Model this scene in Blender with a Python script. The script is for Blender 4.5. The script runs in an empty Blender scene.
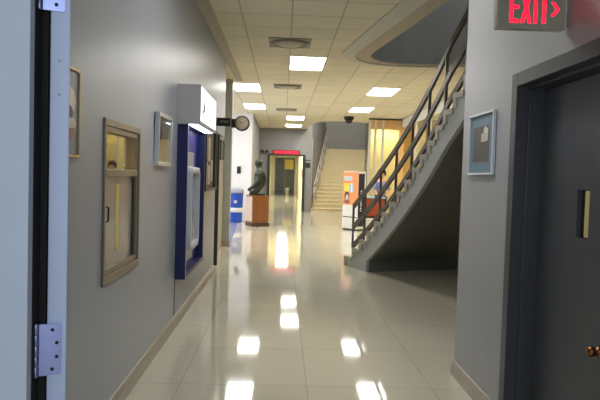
import bpy, bmesh, math, random
from mathutils import Vector, Matrix
from mathutils.geometry import tessellate_polygon
random.seed(7)
SC = bpy.context.scene
COL = SC.collection
PI = math.pi

# ------------------------------------------------------------------ camera
cam_data = bpy.data.cameras.new('camera')
cam_data.sensor_width = 36.0
cam_data.lens = 590.0 / 600.0 * 36.0
cam_data.clip_start = 0.05
cam_data.clip_end = 200
cam = bpy.data.objects.new('camera', cam_data)
COL.objects.link(cam)
_r = Vector((0.99914633, -0.02877581, 0.02964073))
_u = Vector((-0.02840874, 0.04231736, 0.99870025))
_f = Vector((0.02999272, 0.99868974, -0.04146375))
cam.matrix_world = Matrix(((_r.x, _u.x, -_f.x, 0), (_r.y, _u.y, -_f.y, 0), (_r.z, _u.z, -_f.z, 1.5), (0, 0, 0, 1)))
SC.camera = cam

# ------------------------------------------------------------------ world, light, exposure
world = bpy.data.worlds.new('daylight')
SC.world = world
world.use_nodes = True
bg = world.node_tree.nodes['Background']
bg.inputs[0].default_value = (0.80, 0.90, 1.0, 1)
bg.inputs[1].default_value = 0.4
SC.view_settings.view_transform = 'Standard'
SC.view_settings.look = 'None'
SC.view_settings.gamma = 1.0
SC.view_settings.use_curve_mapping = False
SC.view_settings.exposure = 1.15

TROFFER = 9.0          # ceiling light diffusers


def area(name, loc, aim, sx, sy, watts, color=(1, 1, 1)):
    d = bpy.data.lights.new(name, 'AREA')
    d.shape = 'RECTANGLE'
    d.size = sx
    d.size_y = sy
    d.energy = watts
    d.color = color
    o = bpy.data.objects.new(name, d)
    COL.objects.link(o)
    o.location = loc
    v = Vector(aim) - Vector(loc)
    o.rotation_euler = v.to_track_quat('-Z', 'Y').to_euler()
    return o


area('daylight_entrance', (0.2, -2.2, 2.0), (0.2, 4.0, 1.2), 3.0, 2.4, 28, (0.84, 0.92, 1.0))
area('daylight_side_hall', (-6.4, 15.3, 2.2), (-1.0, 17.0, 1.2), 5.0, 2.6, 85, (0.88, 0.93, 1.0))
area('light_shop', (5.6, 14.5, 3.25), (5.6, 14.5, 0), 2.6, 7.5, 120, (1.0, 0.88, 0.64))
area('light_shop_bay', (3.3, 19.45, 3.2), (3.3, 19.45, 0), 0.8, 0.6, 10, (1.0, 0.9, 0.66))
area('fill_upper_floor', (2.6, 7.6, 6.1), (2.6, 7.6, 0), 1.2, 4.0, 16, (1.0, 0.98, 0.92))  # unseen lamp added to lift the dark stairwell shaft
area('light_office', (-2.2, 4.4, 2.6), (-2.2, 4.4, 0), 1.2, 1.6, 34, (1.0, 0.82, 0.42))
area('fill_far_corridor', (0.05, 34, 2.82), (0.05, 34, 0), 0.6, 12, 75, (1.0, 0.96, 0.86))  # bare booster lamp added to brighten the far corridor
area('fill_upper_stairs', (2.7, 22.4, 5.6), (3.0, 28.6, 1.2), 2.0, 1.0, 110, (1.0, 0.93, 0.78))  # unseen lamp added up in the void to brighten the back stairs

# ------------------------------------------------------------------ materials


def lin(c):
    out = []
    for v in c[:3]:
        v = v / 255.0
        out.append(v / 12.92 if v <= 0.04045 else ((v + 0.055) / 1.055) ** 2.4)
    return (*out, 1)


def nd(nt, t, **kw):
    n = nt.nodes.new(t)
    for k, v in kw.items():
        setattr(n, k, v)
    return n


def mat(name, rgb, rough=0.5, metal=0.0, var=0.06, scale=6.0, bump=0.0, bscale=None, spec=0.5, stretch=None, coat=0.0):
    m = bpy.data.materials.new(name)
    m.use_nodes = True
    nt = m.node_tree
    b = nt.nodes['Principled BSDF']
    b.inputs['Roughness'].default_value = rough
    b.inputs['Metallic'].default_value = metal
    b.inputs['Specular IOR Level'].default_value = spec
    b.inputs['Coat Weight'].default_value = coat
    tc = nd(nt, 'ShaderNodeTexCoord')
    src = tc.outputs['Object']
    if stretch:
        mp = nd(nt, 'ShaderNodeMapping')
        mp.inputs['Scale'].default_value = stretch
        nt.links.new(src, mp.inputs['Vector'])
        src = mp.outputs['Vector']
    no = nd(nt, 'ShaderNodeTexNoise')
    no.inputs['Scale'].default_value = scale
    no.inputs['Detail'].default_value = 4
    nt.links.new(src, no.inputs['Vector'])
    rp = nd(nt, 'ShaderNodeValToRGB')
    c = lin(rgb)
    rp.color_ramp.elements[0].position = 0.3
    rp.color_ramp.elements[1].position = 0.7
    rp.color_ramp.elements[0].color = tuple(x * (1 - var) for x in c[:3]) + (1,)
    rp.color_ramp.elements[1].color = tuple(min(1, x * (1 + var)) for x in c[:3]) + (1,)
    nt.links.new(no.outputs['Fac'], rp.inputs['Fac'])
    nt.links.new(rp.outputs['Color'], b.inputs['Base Color'])
    if bump:
        n2 = nd(nt, 'ShaderNodeTexNoise')
        n2.inputs['Scale'].default_value = bscale or scale * 4
        nt.links.new(src, n2.inputs['Vector'])
        bp = nd(nt, 'ShaderNodeBump')
        bp.inputs['Strength'].default_value = bump
        bp.inputs['Distance'].default_value = 0.01
        nt.links.new(n2.outputs['Fac'], bp.inputs['Height'])
        nt.links.new(bp.outputs['Normal'], b.inputs['Normal'])
    return m


def emit(name, rgb, strength):
    m = bpy.data.materials.new(name)
    m.use_nodes = True
    nt = m.node_tree
    b = nt.nodes['Principled BSDF']
    b.inputs['Base Color'].default_value = lin(rgb)
    b.inputs['Emission Color'].default_value = lin(rgb)
    b.inputs['Emission Strength'].default_value = strength
    b.inputs['Roughness'].default_value = 0.4
    return m


def glass(name, tint=(245, 250, 250), rough=0.02, alpha=0.18):
    m = bpy.data.materials.new(name)
    m.use_nodes = True
    nt = m.node_tree
    nt.nodes.remove(nt.nodes['Principled BSDF'])
    out = nt.nodes['Material Output']
    tr = nd(nt, 'ShaderNodeBsdfTransparent')
    tr.inputs[0].default_value = lin(tint)
    gl = nd(nt, 'ShaderNodeBsdfGlossy')
    gl.inputs['Roughness'].default_value = rough
    fr = nd(nt, 'ShaderNodeFresnel')
    ge = nd(nt, 'ShaderNodeNewGeometry')          # the same reflectance on both faces of the pane
    mr = nd(nt, 'ShaderNodeMapRange')
    mr.inputs['To Min'].default_value = 1.5
    mr.inputs['To Max'].default_value = 1 / 1.5
    nt.links.new(ge.outputs['Backfacing'], mr.inputs['Value'])
    nt.links.new(mr.outputs[0], fr.inputs['IOR'])
    mx = nd(nt, 'ShaderNodeMixShader')
    nt.links.new(fr.outputs[0], mx.inputs[0])
    nt.links.new(tr.outputs[0], mx.inputs[1])
    nt.links.new(gl.outputs[0], mx.inputs[2])
    nt.links.new(mx.outputs[0], out.inputs['Surface'])
    return m


def grid_mat(name, rgb, line_rgb, px, py, ox, oy, lw, rough, var, speck=0.0, bump=0.0, lines=1.0, spec=0.5):
    """Tiles on a horizontal surface: a world-scaled grid of joints over mottled colour."""
    m = bpy.data.materials.new(name)
    m.use_nodes = True
    nt = m.node_tree
    b = nt.nodes['Principled BSDF']
    b.inputs['Roughness'].default_value = rough
    b.inputs['Specular IOR Level'].default_value = spec
    tc = nd(nt, 'ShaderNodeTexCoord')
    sp = nd(nt, 'ShaderNodeSeparateXYZ')
    nt.links.new(tc.outputs['Object'], sp.inputs[0])

    def math_(op, a, bv=None):
        n = nd(nt, 'ShaderNodeMath', operation=op)
        for i, v in enumerate((a, bv)):
            if v is None:
                continue
            if isinstance(v, (int, float)):
                n.inputs[i].default_value = v
            else:
                nt.links.new(v, n.inputs[i])
        return n.outputs[0]

    masks, cells = [], []
    for ax, p, o in (('X', px, ox), ('Y', py, oy)):
        t = math_('DIVIDE', math_('SUBTRACT', sp.outputs[ax], o), p)
        cells.append(math_('FLOOR', t))
        fr = math_('FRACT', t)
        d = math_('MINIMUM', fr, math_('SUBTRACT', 1.0, fr))
        masks.append(math_('LESS_THAN', math_('MULTIPLY', d, p), lw))
    line = math_('MULTIPLY', math_('MAXIMUM', masks[0], masks[1]), lines)
    cmb = nd(nt, 'ShaderNodeCombineXYZ')
    nt.links.new(cells[0], cmb.inputs[0])
    nt.links.new(cells[1], cmb.inputs[1])
    wn = nd(nt, 'ShaderNodeTexWhiteNoise', noise_dimensions='3D')
    nt.links.new(cmb.outputs[0], wn.inputs['Vector'])
    no = nd(nt, 'ShaderNodeTexNoise')
    no.inputs['Scale'].default_value = 3.0
    no.inputs['Detail'].default_value = 6
    nt.links.new(tc.outputs['Object'], no.inputs['Vector'])
    v = math_('ADD', math_('MULTIPLY', wn.outputs['Value'], 0.5), math_('MULTIPLY', no.outputs['Fac'], 0.5))
    rp = nd(nt, 'ShaderNodeValToRGB')
    c = lin(rgb)
    rp.color_ramp.elements[0].position = 0.2
    rp.color_ramp.elements[1].position = 0.8
    rp.color_ramp.elements[0].color = tuple(x * (1 - var) for x in c[:3]) + (1,)
    rp.color_ramp.elements[1].color = tuple(min(1, x * (1 + var)) for x in c[:3]) + (1,)
    nt.links.new(v, rp.inputs['Fac'])
    mx = nd(nt, 'ShaderNodeMix', data_type='RGBA')
    nt.links.new(line, mx.inputs[0])
    nt.links.new(rp.outputs['Color'], mx.inputs[6])
    mx.inputs[7].default_value = lin(line_rgb)
    nt.links.new(mx.outputs[2], b.inputs['Base Color'])
    if bump:
        n2 = nd(nt, 'ShaderNodeTexNoise')
        n2.inputs['Scale'].default_value = 9.0
        nt.links.new(tc.outputs['Object'], n2.inputs['Vector'])
        bp = nd(nt, 'ShaderNodeBump')
        bp.inputs['Strength'].default_value = bump
        bp.inputs['Distance'].default_value = 0.004
        nt.links.new(n2.outputs['Fac'], bp.inputs['Height'])
        nt.links.new(bp.outputs['Normal'], b.inputs['Normal'])
    return m


M = {}
M['wall'] = mat('grey_wall_paint', (154, 159, 169), 0.36, var=0.02, scale=1.5, bump=0.16, bscale=4, stretch=(1, 3, 0.25))
M['wall_right'] = mat('light_grey_wall_paint', (153, 155, 159), 0.42, var=0.02, scale=1.5, bump=0.05, bscale=5)
M['white_wall'] = mat('white_wall_paint', (226, 226, 230), 0.5, var=0.02)
M['back_wall'] = mat('grey_block_wall_paint', (140, 141, 142), 0.5, var=0.03)
M['shaft'] = mat('dark_grey_shaft_paint', (138, 141, 141), 0.6, var=0.02)
M['yellow_wall'] = mat('cream_wall_paint', (244, 238, 208), 0.6, var=0.03)
M['shop_wall'] = mat('amber_wall_paint', (236, 212, 148), 0.6, var=0.08)
M['ceil'] = grid_mat('ceiling_tiles', (230, 221, 196), (120, 108, 84), 0.6, 0.6, 0.055, 9.53, 0.010, 0.8, 0.05, lines=0.42, spec=0.2)
M['floor'] = grid_mat('polished_floor_tiles', (204, 199, 181), (120, 112, 98), 0.9, 0.9, 0.21, 4.15, 0.006, 0.055, 0.05, bump=0.05, lines=0.25, spec=0.42)
M['base'] = mat('beige_baseboard', (162, 154, 138), 0.35, var=0.06)
M['margin'] = mat('ceiling_margin_paint', (188, 178, 160), 0.6, var=0.02)
M['ring_light'] = mat('pale_ring_paint', (206, 204, 192), 0.6, var=0.02)
M['ring_tan'] = mat('tan_ring_paint', (182, 168, 146), 0.6, var=0.02)
M['door_blue'] = mat('pale_blue_steel', (164, 175, 202), 0.4, var=0.02)
M['jamb'] = mat('pale_grey_steel', (160, 168, 180), 0.4, var=0.02)
M['gap'] = mat('black_gap_shade', (22, 18, 18), 0.7, var=0.1)  # black filler standing for the shade in the door gap
M['dark_door'] = mat('charcoal_door_paint', (72, 74, 78), 0.42, var=0.05, scale=4)
M['dark_frame'] = mat('charcoal_frame_paint', (62, 63, 68), 0.38, var=0.04)
M['chrome'] = mat('brushed_chrome', (140, 148, 190), 0.32, metal=1.0, var=0.05, scale=20)
M['dark_metal'] = mat('dark_metal', (40, 40, 44), 0.4, metal=0.6, var=0.1)
M['silver'] = mat('silver_frame', (200, 205, 210), 0.3, metal=0.8, var=0.05)
M['gold'] = mat('gold_frame', (190, 170, 120), 0.35, metal=0.6, var=0.06)
M['brass'] = mat('aged_brass', (140, 96, 58), 0.3, metal=1.0, var=0.1, scale=30)
M['tan_alu'] = mat('bronze_anodised_frame', (140, 130, 112), 0.38, metal=0.35, var=0.05)
M['glass'] = glass('clear_glass')
M['frost'] = mat('grey_translucent_panel', (136, 134, 130), 0.18, var=0.05, spec=0.6)
M['blue'] = mat('royal_blue_panel', (22, 36, 146), 0.4, var=0.04)
M['blue_dark'] = mat('navy_panel', (14, 22, 80), 0.45, var=0.04)
M['atm_grey'] = mat('grey_moulded_plastic', (150, 156, 170), 0.4, var=0.03)
M['atm_pale'] = mat('pale_moulded_plastic', (176, 182, 196), 0.35, var=0.03)
M['atm_sign'] = emit('lit_sign_face', (248, 250, 255), 1.25)
M['atm_light'] = emit('lit_under_panel', (240, 246, 255), 3.0)
M['header_grey'] = mat('grey_sign_case', (160, 160, 164), 0.45, var=0.03)
M['black'] = mat('black_paint', (16, 16, 18), 0.4, var=0.1)
M['near_black'] = mat('blackish_green_metal', (40, 46, 42), 0.4, var=0.08)
M['white'] = mat('white_plastic', (228, 226, 220), 0.45, var=0.03)
M['clock_face'] = mat('clock_dial', (206, 196, 176), 0.5, var=0.02)
M['column'] = mat('grey_green_column_paint', (168, 170, 162), 0.5, var=0.04)
M['pinkish'] = mat('warm_white_wall_paint', (178, 170, 156), 0.5, var=0.03)
M['wood'] = mat('varnished_red_wood', (134, 78, 36), 0.3, var=0.28, scale=7, stretch=(6, 6, 0.7), coat=0.3)
M['wood_glare'] = mat('glare_wood_side', (206, 172, 150), 0.18, var=0.14, scale=7, stretch=(6, 6, 0.7), coat=0.6)  # glare on the side face painted in as paler wood
M['wood_dark'] = mat('dark_wood_plinth', (72, 42, 26), 0.4, var=0.2)
M['bronze'] = mat('dark_patinated_bronze', (58, 62, 52), 0.34, metal=0.55, var=0.25, scale=9, bump=0.15, bscale=22)
M['bin_blue'] = mat('blue_bin_plastic', (40, 84, 190), 0.4, var=0.06)
M['mat_blue'] = mat('blue_floor_mat', (96, 104, 150), 0.5, var=0.1, scale=40)
M['stone'] = mat('pale_terrazzo', (160, 157, 142), 0.4, var=0.08, scale=30)
M['stringer'] = mat('grey_stringer_paint', (168, 172, 172), 0.45, var=0.02)
M['soffit'] = mat('shaded_soffit_paint', (104, 104, 94), 0.6, var=0.03)  # shadow of the stair underside painted in as darker olive grey
M['rail'] = mat('bronze_grey_rail', (92, 85, 74), 0.4, metal=0.25, var=0.06)
M['rail_pale'] = mat('pale_painted_rail', (196, 192, 182), 0.4, var=0.04)
M['step_beige'] = mat('beige_step_tile', (214, 200, 164), 0.5, var=0.08, scale=10)
M['orange'] = mat('orange_print', (236, 150, 84), 0.45, var=0.05)
M['navy'] = mat('navy_print', (20, 26, 58), 0.4, var=0.06)
M['sky'] = mat('pale_blue_print', (150, 190, 220), 0.45, var=0.1)
M['yellow'] = mat('yellow_print', (238, 214, 80), 0.45, var=0.1)
M['skin'] = mat('skin', (206, 150, 122), 0.5, var=0.06)
M['hair'] = mat('black_hair', (24, 20, 22), 0.45, var=0.2, scale=30)
M['shirt'] = mat('grey_blue_shirt', (124, 134, 168), 0.8, var=0.08, scale=18)
M['trousers'] = mat('dark_trousers', (44, 44, 52), 0.8, var=0.1)
M['red_wood'] = mat('red_orange_laminate', (160, 72, 44), 0.35, var=0.15, scale=5, stretch=(5, 5, 0.6))
M['alu'] = mat('pale_aluminium', (206, 204, 196), 0.3, metal=0.4, var=0.04)
M['shop_wood'] = mat('honey_wood_panel', (204, 164, 108), 0.4, var=0.12, scale=5, stretch=(1, 1, 6))
M['dome'] = mat('smoked_dome', (14, 14, 16), 0.1, var=0.05, spec=0.8)
M['vent'] = mat('grey_vent_metal', (128, 122, 106), 0.45, var=0.06)
M['vent_pale'] = mat('pale_vent_metal', (180, 172, 150), 0.45, var=0.05)
M['troffer'] = emit('fluorescent_diffuser', (255, 252, 246), TROFFER)
M['exit_case'] = mat('exit_sign_case', (176, 172, 158), 0.4, var=0.04)
M['exit_face'] = mat('exit_sign_green_grey_face', (168, 172, 154), 0.35, var=0.08)
M['exit_red'] = emit('lit_red_letter', (255, 20, 48), 1.2)
M['led_red'] = emit('lit_red_display', (170, 4, 30), 0.45)
M['led_pink'] = emit('lit_pink_dots', (255, 40, 80), 0.8)
M['plaque'] = mat('dark_plaque', (46, 42, 40), 0.4, var=0.1)
M['door_slate'] = mat('slate_blue_door', (88, 98, 122), 0.5, var=0.06)
M['door_dim'] = mat('dim_grey_door', (92, 98, 98), 0.5, var=0.06)
M['mat_grey_blue'] = mat('blue_grey_mount_board', (102, 128, 144), 0.5, var=0.04)
M['photo_dark'] = mat('dark_photo_print', (56, 52, 46), 0.35, var=0.4, scale=14)
M['photo_pale'] = mat('pale_photo_print', (206, 204, 196), 0.35, var=0.15, scale=20)
M['photo_brown'] = mat('brown_photo_print', (140, 104, 70), 0.3, var=0.4, scale=9)
M['photo_blue'] = mat('grey_blue_photo_print', (138, 146, 164), 0.35, var=0.2, scale=8)
M['photo_rust'] = mat('rust_photo_print', (150, 92, 66), 0.35, var=0.25, scale=14)
M['photo_flesh'] = mat('pale_pink_photo_print', (208, 188, 176), 0.35, var=0.15, scale=14)
M['paper'] = mat('notice_paper', (196, 188, 172), 0.6, var=0.1, scale=5)
M['cork'] = mat('brown_board', (96, 82, 64), 0.6, var=0.12, scale=14)
M['screen'] = mat('dark_screen', (30, 34, 44), 0.15, var=0.1)

# ------------------------------------------------------------------ mesh helpers


class MB:
    """Collects shapes into one mesh; self.m picks the material slot of what is added next."""

    def __init__(self):
        self.v, self.f, self.mi, self.sm = [], [], [], []
        self.m = 0
        self.T = None

    def add(self, vs, fs, smooth=False):
        o = len(self.v)
        for p in vs:
            p = Vector(p)
            self.v.append(self.T @ p if self.T else p)
        for f in fs:
            self.f.append([i + o for i in f])
            self.mi.append(self.m)
            self.sm.append(smooth)
        return self

    def box(self, x0, x1, y0, y1, z0, z1):
        x0, x1 = min(x0, x1), max(x0, x1)
        y0, y1 = min(y0, y1), max(y0, y1)
        z0, z1 = min(z0, z1), max(z0, z1)
        vs = [(x, y, z) for z in (z0, z1) for y in (y0, y1) for x in (x0, x1)]
        return self.add(vs, [(0, 2, 3, 1), (4, 5, 7, 6), (0, 1, 5, 4), (2, 6, 7, 3), (0, 4, 6, 2), (1, 3, 7, 5)])

    def loft(self, rings, closed=True, caps=True, smooth=False):
        n = len(rings[0])
        vs = [p for r in rings for p in r]
        fs = []
        for k in range(len(rings) - 1):
            for i in range(n if closed else n - 1):
                j = (i + 1) % n
                fs.append((k * n + i, k * n + j, (k + 1) * n + j, (k + 1) * n + i))
        if caps:
            fs.append(tuple(reversed(range(n))))
            fs.append(tuple((len(rings) - 1) * n + i for i in range(n)))
        return self.add(vs, fs, smooth)

    def prism(self, pts, axis, a, b):
        """pts 2-D outline extruded along axis from a to b (x: pts are (y,z); y: (x,z); z: (x,y))."""
        def P(p, t):
            return {'x': (t, p[0], p[1]), 'y': (p[0], t, p[1]), 'z': (p[0], p[1], t)}[axis]
        return self.loft([[P(p, a) for p in pts], [P(p, b) for p in pts]])

    def tube(self, pts, r, n=8, square=False):
        pts = [Vector(p) for p in pts]
        rings = []
        for i, p in enumerate(pts):
            d = (pts[min(i + 1, len(pts) - 1)] - pts[max(i - 1, 0)]).normalized()
            ref = Vector((0, 0, 1)) if abs(d.z) < 0.9 else Vector((0, 1, 0))
            s = d.cross(ref).normalized()
            t = s.cross(d).normalized()
            if square:
                w, h = r
                rings.append([p + s * a * w / 2 + t * b * h / 2 for a, b in ((-1, -1), (1, -1), (1, 1), (-1, 1))])
            else:
                rr = r[i] if isinstance(r, (list, tuple)) else r
                rings.append([p + s * math.cos(2 * PI * k / n) * rr + t * math.sin(2 * PI * k / n) * rr for k in range(n)])
        return self.loft(rings, smooth=not square)

    def lathe(self, prof, c=(0, 0, 0), axis='z', n=24):
        c = Vector(c)
        rings = []
        for r, h in prof:
            ring = []
            for k in range(n):
                a = 2 * PI * k / n
                x, y = math.cos(a) * r, math.sin(a) * r
                p = {'z': (x, y, h), 'y': (x, h, y), 'x': (h, x, y)}[axis]
                ring.append(c + Vector(p))
            rings.append(ring)
        return self.loft(rings, smooth=True)

    def slab(self, loops, z0, z1):
        """Horizontal slab: first loop is the outline, the others are holes."""
        vl = [[Vector((x, y, 0)) for x, y in lp] for lp in loops]
        tris = tessellate_polygon(vl)
        flat = [p for lp in loops for p in lp]
        n = len(flat)
        vs = [(x, y, z0) for x, y in flat] + [(x, y, z1) for x, y in flat]
        fs = [t for t in tris] + [tuple(i + n for i in reversed(t)) for t in tris]
        o = 0
        for lp in loops:
            for i in range(len(lp)):
                j = (i + 1) % len(lp)
                fs.append((o + i, o + j, o + j + n, o + i + n))
            o += len(lp)
        return self.add(vs, fs)

    def make(self, name):
        me = bpy.data.meshes.new(name)
        me.from_pydata([tuple(p) for p in self.v], [], self.f)
        me.polygons.foreach_set('material_index', self.mi)
        me.polygons.foreach_set('use_smooth', self.sm)
        bm = bmesh.new()
        bm.from_mesh(me)
        bmesh.ops.recalc_face_normals(bm, faces=bm.faces)
        bm.to_mesh(me)
        bm.free()
        return me


def obj(name, mb, mats, parent=None, loc=None, bevel=0.0):
    me = mb.make(name) if isinstance(mb, MB) else mb
    me.name = name
    for m in (mats if isinstance(mats, (list, tuple)) else [mats]):
        me.materials.append(m)
    o = bpy.data.objects.new(name, me)
    COL.objects.link(o)
    if parent:
        o.parent = parent
    if loc:
        o.location = loc
    if bevel:
        b = o.modifiers.new('bevel', 'BEVEL')
        b.width = bevel
        b.segments = 2
        b.limit_method = 'ANGLE'
    return o


def tag(o, label, cat, group=None):
    o['label'] = label
    o['category'] = cat
    if group:
        o['group'] = group
    return o


def thing(name, label, cat, loc=(0, 0, 0), rz=0.0, group=None):
    o = bpy.data.objects.new(name, None)
    o.empty_display_size = 0.1
    COL.objects.link(o)
    o.location = loc
    o.rotation_euler = (0, 0, rz)
    return tag(o, label, cat, group)


def struct(name, mb, mats, parent=None, loc=None, bevel=0.0):
    o = obj(name, mb, mats, parent, loc, bevel)
    if not parent:
        o['kind'] = 'structure'
    return o


def dup(root, loc, label=None):
    r = root.copy()
    COL.objects.link(r)
    r.location = loc
    if label:
        r['label'] = label
    for ch in list(root.children):
        c = ch.copy()
        COL.objects.link(c)
        c.parent = r
        for g in list(ch.children):
            d = g.copy()
            COL.objects.link(d)
            d.parent = c
    return r


def skin_mesh(name, joints, edges, root, levels=2):
    """One continuous body surface grown over a skeleton of joints {key: (x, y, z, radius)}."""
    keys = list(joints)
    me = bpy.data.meshes.new(name)
    me.from_pydata([joints[k][:3] for k in keys], [(keys.index(a), keys.index(b)) for a, b in edges], [])
    o = bpy.data.objects.new(name, me)
    COL.objects.link(o)
    sk = o.modifiers.new('skin', 'SKIN')
    sk.use_smooth_shade = True
    for i, k in enumerate(keys):
        sv = me.skin_vertices[0].data[i]
        r = joints[k][3]
        sv.radius = (r, r) if isinstance(r, (int, float)) else r
        sv.use_root = (k == root)
    sb = o.modifiers.new('sub', 'SUBSURF')
    sb.levels = levels
    sb.render_levels = levels
    bpy.context.view_layer.update()
    dg = bpy.context.evaluated_depsgraph_get()
    out = bpy.data.meshes.new_from_object(o.evaluated_get(dg))
    bpy.data.objects.remove(o)
    for p in out.polygons:
        p.use_smooth = True
    return out


# ================================================================== SETTING
XL, XR, CH = -1.02, 1.37, 3.41

# floor
mb = MB()
mb.box(-7, 8.2, -2.6, 46.2, -0.15, 0)
struct('floor', mb, M['floor'])

# ceiling with the two stairwell openings
ring_out = [(1.37, 4.8), (1.30, 5.6), (1.22, 6.37), (1.07, 7.5), (0.93, 8.5), (0.862, 9.03), (0.858, 9.22), (0.915, 9.42), (1.02, 9.65), (1.23, 9.92), (1.55, 10.06), (1.93, 10.12), (2.5, 10.08), (2.98, 9.96), (3.4, 9.75), (3.76, 9.4), (3.76, 4.8)]
ring_mid = [(1.62, 4.8), (1.56, 5.6), (1.488, 6.34), (1.305, 7.56), (1.15, 8.55), (1.066, 9.10), (1.07, 9.3), (1.12, 9.5), (1.20, 9.7), (1.36, 9.88), (1.6, 9.99), (1.94, 10.05), (2.5, 10.02), (2.98, 9.91), (3.38, 9.7), (3.72, 9.36), (3.72, 4.8)]
ring_in = [(1.84, 4.8), (1.77, 5.6), (1.706, 6.31), (1.555, 7.53), (1.41, 8.55), (1.325, 9.12), (1.325, 9.32), (1.36, 9.5), (1.44, 9.66), (1.58, 9.82), (1.74, 9.91), (1.97, 9.98), (2.5, 9.95), (2.95, 9.85), (3.34, 9.66), (3.68, 9.3), (3.68, 4.8)]
back_open = [(0.95, 24.4), (0.93, 22.6), (0.97, 21.85), (1.18, 21.0), (1.55, 20.5), (2.07, 20.27), (2.6, 20.5), (3.12, 21.05), (3.7, 22.0), (4.3, 23.0), (4.3, 24.4)]
mb = MB()
mb.slab([[(-7, 1.4), (8.2, 1.4), (8.2, 24.4), (4.3, 24.4)] + list(reversed(back_open[1:-1])) + [(0.95, 24.4), (-7, 24.4)], ring_out], CH, CH + 0.25)
struct('ceiling', mb, M['ceil'])
mb = MB()
mb.slab([[(-1.1, 24.56), (1.2, 24.56), (1.2, 46), (-1.1, 46)]], 2.9, 3.05)
struct('ceiling_far_corridor', mb, M['yellow_wall'])
mb = MB()
mb.slab([[(-1.6, -2.6), (1.7, -2.6), (1.7, 1.4), (-1.6, 1.4)]], 3.0, 3.15)
struct('ceiling_entrance', mb, M['white_wall'])
# stepped ring around the stairwell opening
mb = MB()
mb.slab([ring_out, ring_mid], CH - 0.012, CH + 0.03)
mb.m = 1
mb.slab([ring_mid, ring_in], CH + 0.004, CH + 0.03)
struct('trim_1', mb, [M['ring_light'], M['ring_tan']])
# dark shaft above it
mb = MB()
wid = [(x - 0.0, y) for x, y in ring_in]
outer = [(x + (-0.03 if x < 2.6 else 0.03), y + (0.03 if y > 7 else -0.03)) for x, y in ring_in]
mb.slab([outer, ring_in], CH + 0.03, 6.2)
mb.box(1.0, 4.2, 4.4, 10.4, 6.2, 6.35)
struct('wall_stairwell_upper', mb, M['shaft'])

# pale margin strip along the left side of the ceiling
mb = MB()
mb.box(XL, XL + 0.15, 1.4, 12.3, CH - 0.006, CH + 0.02)
struct('trim_2', mb, M['margin'])

# left wall with the ticket-window hole and the opening beyond the notice case
W0, W1, WZ0, WZ1 = 3.37, 4.2, 0.83, 1.795
mb = MB()
for a in ((1.4, W0, 0, CH), (W1, 8.95, 0, CH), (W0, W1, 0, WZ0), (W0, W1, WZ1, CH), (8.95, 10.2, 2.12, CH)):
    mb.box(XL - 0.14, XL, *a)
struct('wall_left', mb, M['wall'])
mb = MB()
mb.box(-1.44, -1.22, 8.95, 12.3, 0, CH)
mb.box(-1.44, XL - 0.14, 8.81, 8.95, 0, CH)
mb.box(-1.22, XL - 0.14, 10.06, 10.2, 2.12, CH)
struct('wall_left_recess', mb, M['pinkish'])
mb = MB()
mb.prism([(XL, 0), (XL + 0.03, 0), (XL + 0.024, 0.07), (XL + 0.01, 0.10), (XL, 0.105)], 'y', 1.4, 8.95)
struct('baseboard_left', mb, M['base'])
# thin seam strip of the wall panel under the cash machine
mb = MB()
mb.box(XL, XL + 0.004, 5.69, 5.705, 0.11, 0.46)
struct('trim_3', mb, M['near_black'])
# dark upright of the doorway that follows
mb = MB()
mb.box(-1.135, -1.035, 9.58, 9.66, 0, 2.12)
struct('trim_4', mb, M['near_black'], bevel=0.006)
mb = MB()
mb.box(-1.215, -1.07, 12.1, 12.3, 0.12, CH)
mb.m = 1
mb.box(-1.222, -1.063, 12.093, 12.307, 0, 0.12)
struct('column', mb, [M['column'], M['base']])

# entrance cross wall and its steel frame, the camera stands in this doorway
mb = MB()
mb.box(-1.6, -0.73, 1.25, 1.4, 0, CH)
mb.box(-0.73, 1.37, 1.25, 1.4, 2.31, CH)
struct('wall_entrance', mb, M['wall'])
mb = MB()
mb.box(-0.74, -0.526, 1.238, 1.262, 0, 2.2)
mb.box(-0.74, -0.575, 1.262, 1.42, 0, 2.2)
mb.box(-0.74, 1.42, 1.238, 1.42, 2.2, 2.32)
struct('trim_5', mb, M['jamb'], bevel=0.002)
mb = MB()
mb.box(-0.574, -0.545, 1.268, 1.345, 0, 2.19)
mb.box(-0.574, -0.531, 1.345, 1.42, 0, 2.19)
struct('trim_6', mb, M['gap'])
mb = MB()
mb.box(-1.74, -1.6, -2.6, 1.4, 0, CH)
struct('wall_entrance_left', mb, M['white_wall'])

# right wall with the recessed dark door, and its return behind the stairs
D0, D1, DZ = 2.22, 3.48, 2.09
mb = MB()
for a in ((-2.6, D0, 0, CH), (D1, 4.49, 0, CH), (D0, D1, DZ, CH)):
    mb.box(XR, XR + 0.3, *a)
mb.box(XR + 0.3, 3.95, 4.3, 4.49, 0, CH + 2.8)
mb.box(XR + 0.3, 1.75, 2.0, 3.7, 0, CH)
struct('wall_right', mb, M['wall_right'])
mb = MB()
mb.prism([(XR, 0), (XR - 0.03, 0), (XR - 0.024, 0.07), (XR - 0.01, 0.10), (XR, 0.105)], 'y', D1 + 0.05, 4.49)
struct('baseboard_right', mb, M['base'])
mb = MB()
fw = 0.05
mb.box(XR - 0.012, XR + 0.2, D1 - 0.03, D1 + fw, 0, DZ + fw)          # far jamb
mb.box(XR - 0.012, XR + 0.2, D0 - fw, D0 + 0.03, 0, DZ + fw)
mb.box(XR - 0.012, XR + 0.2, D0 + 0.03, D1 - 0.03, DZ - 0.03, DZ + fw)
mb.box(XR + 0.06, XR + 0.2, D1 - 0.045, D1 - 0.03, 0, DZ - 0.03)      # stops
mb.box(XR + 0.06, XR + 0.2, D0 + 0.03, D1 - 0.045, DZ - 0.045, DZ - 0.03)
struct('trim_7', mb, M['dark_frame'], bevel=0.003)
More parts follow.
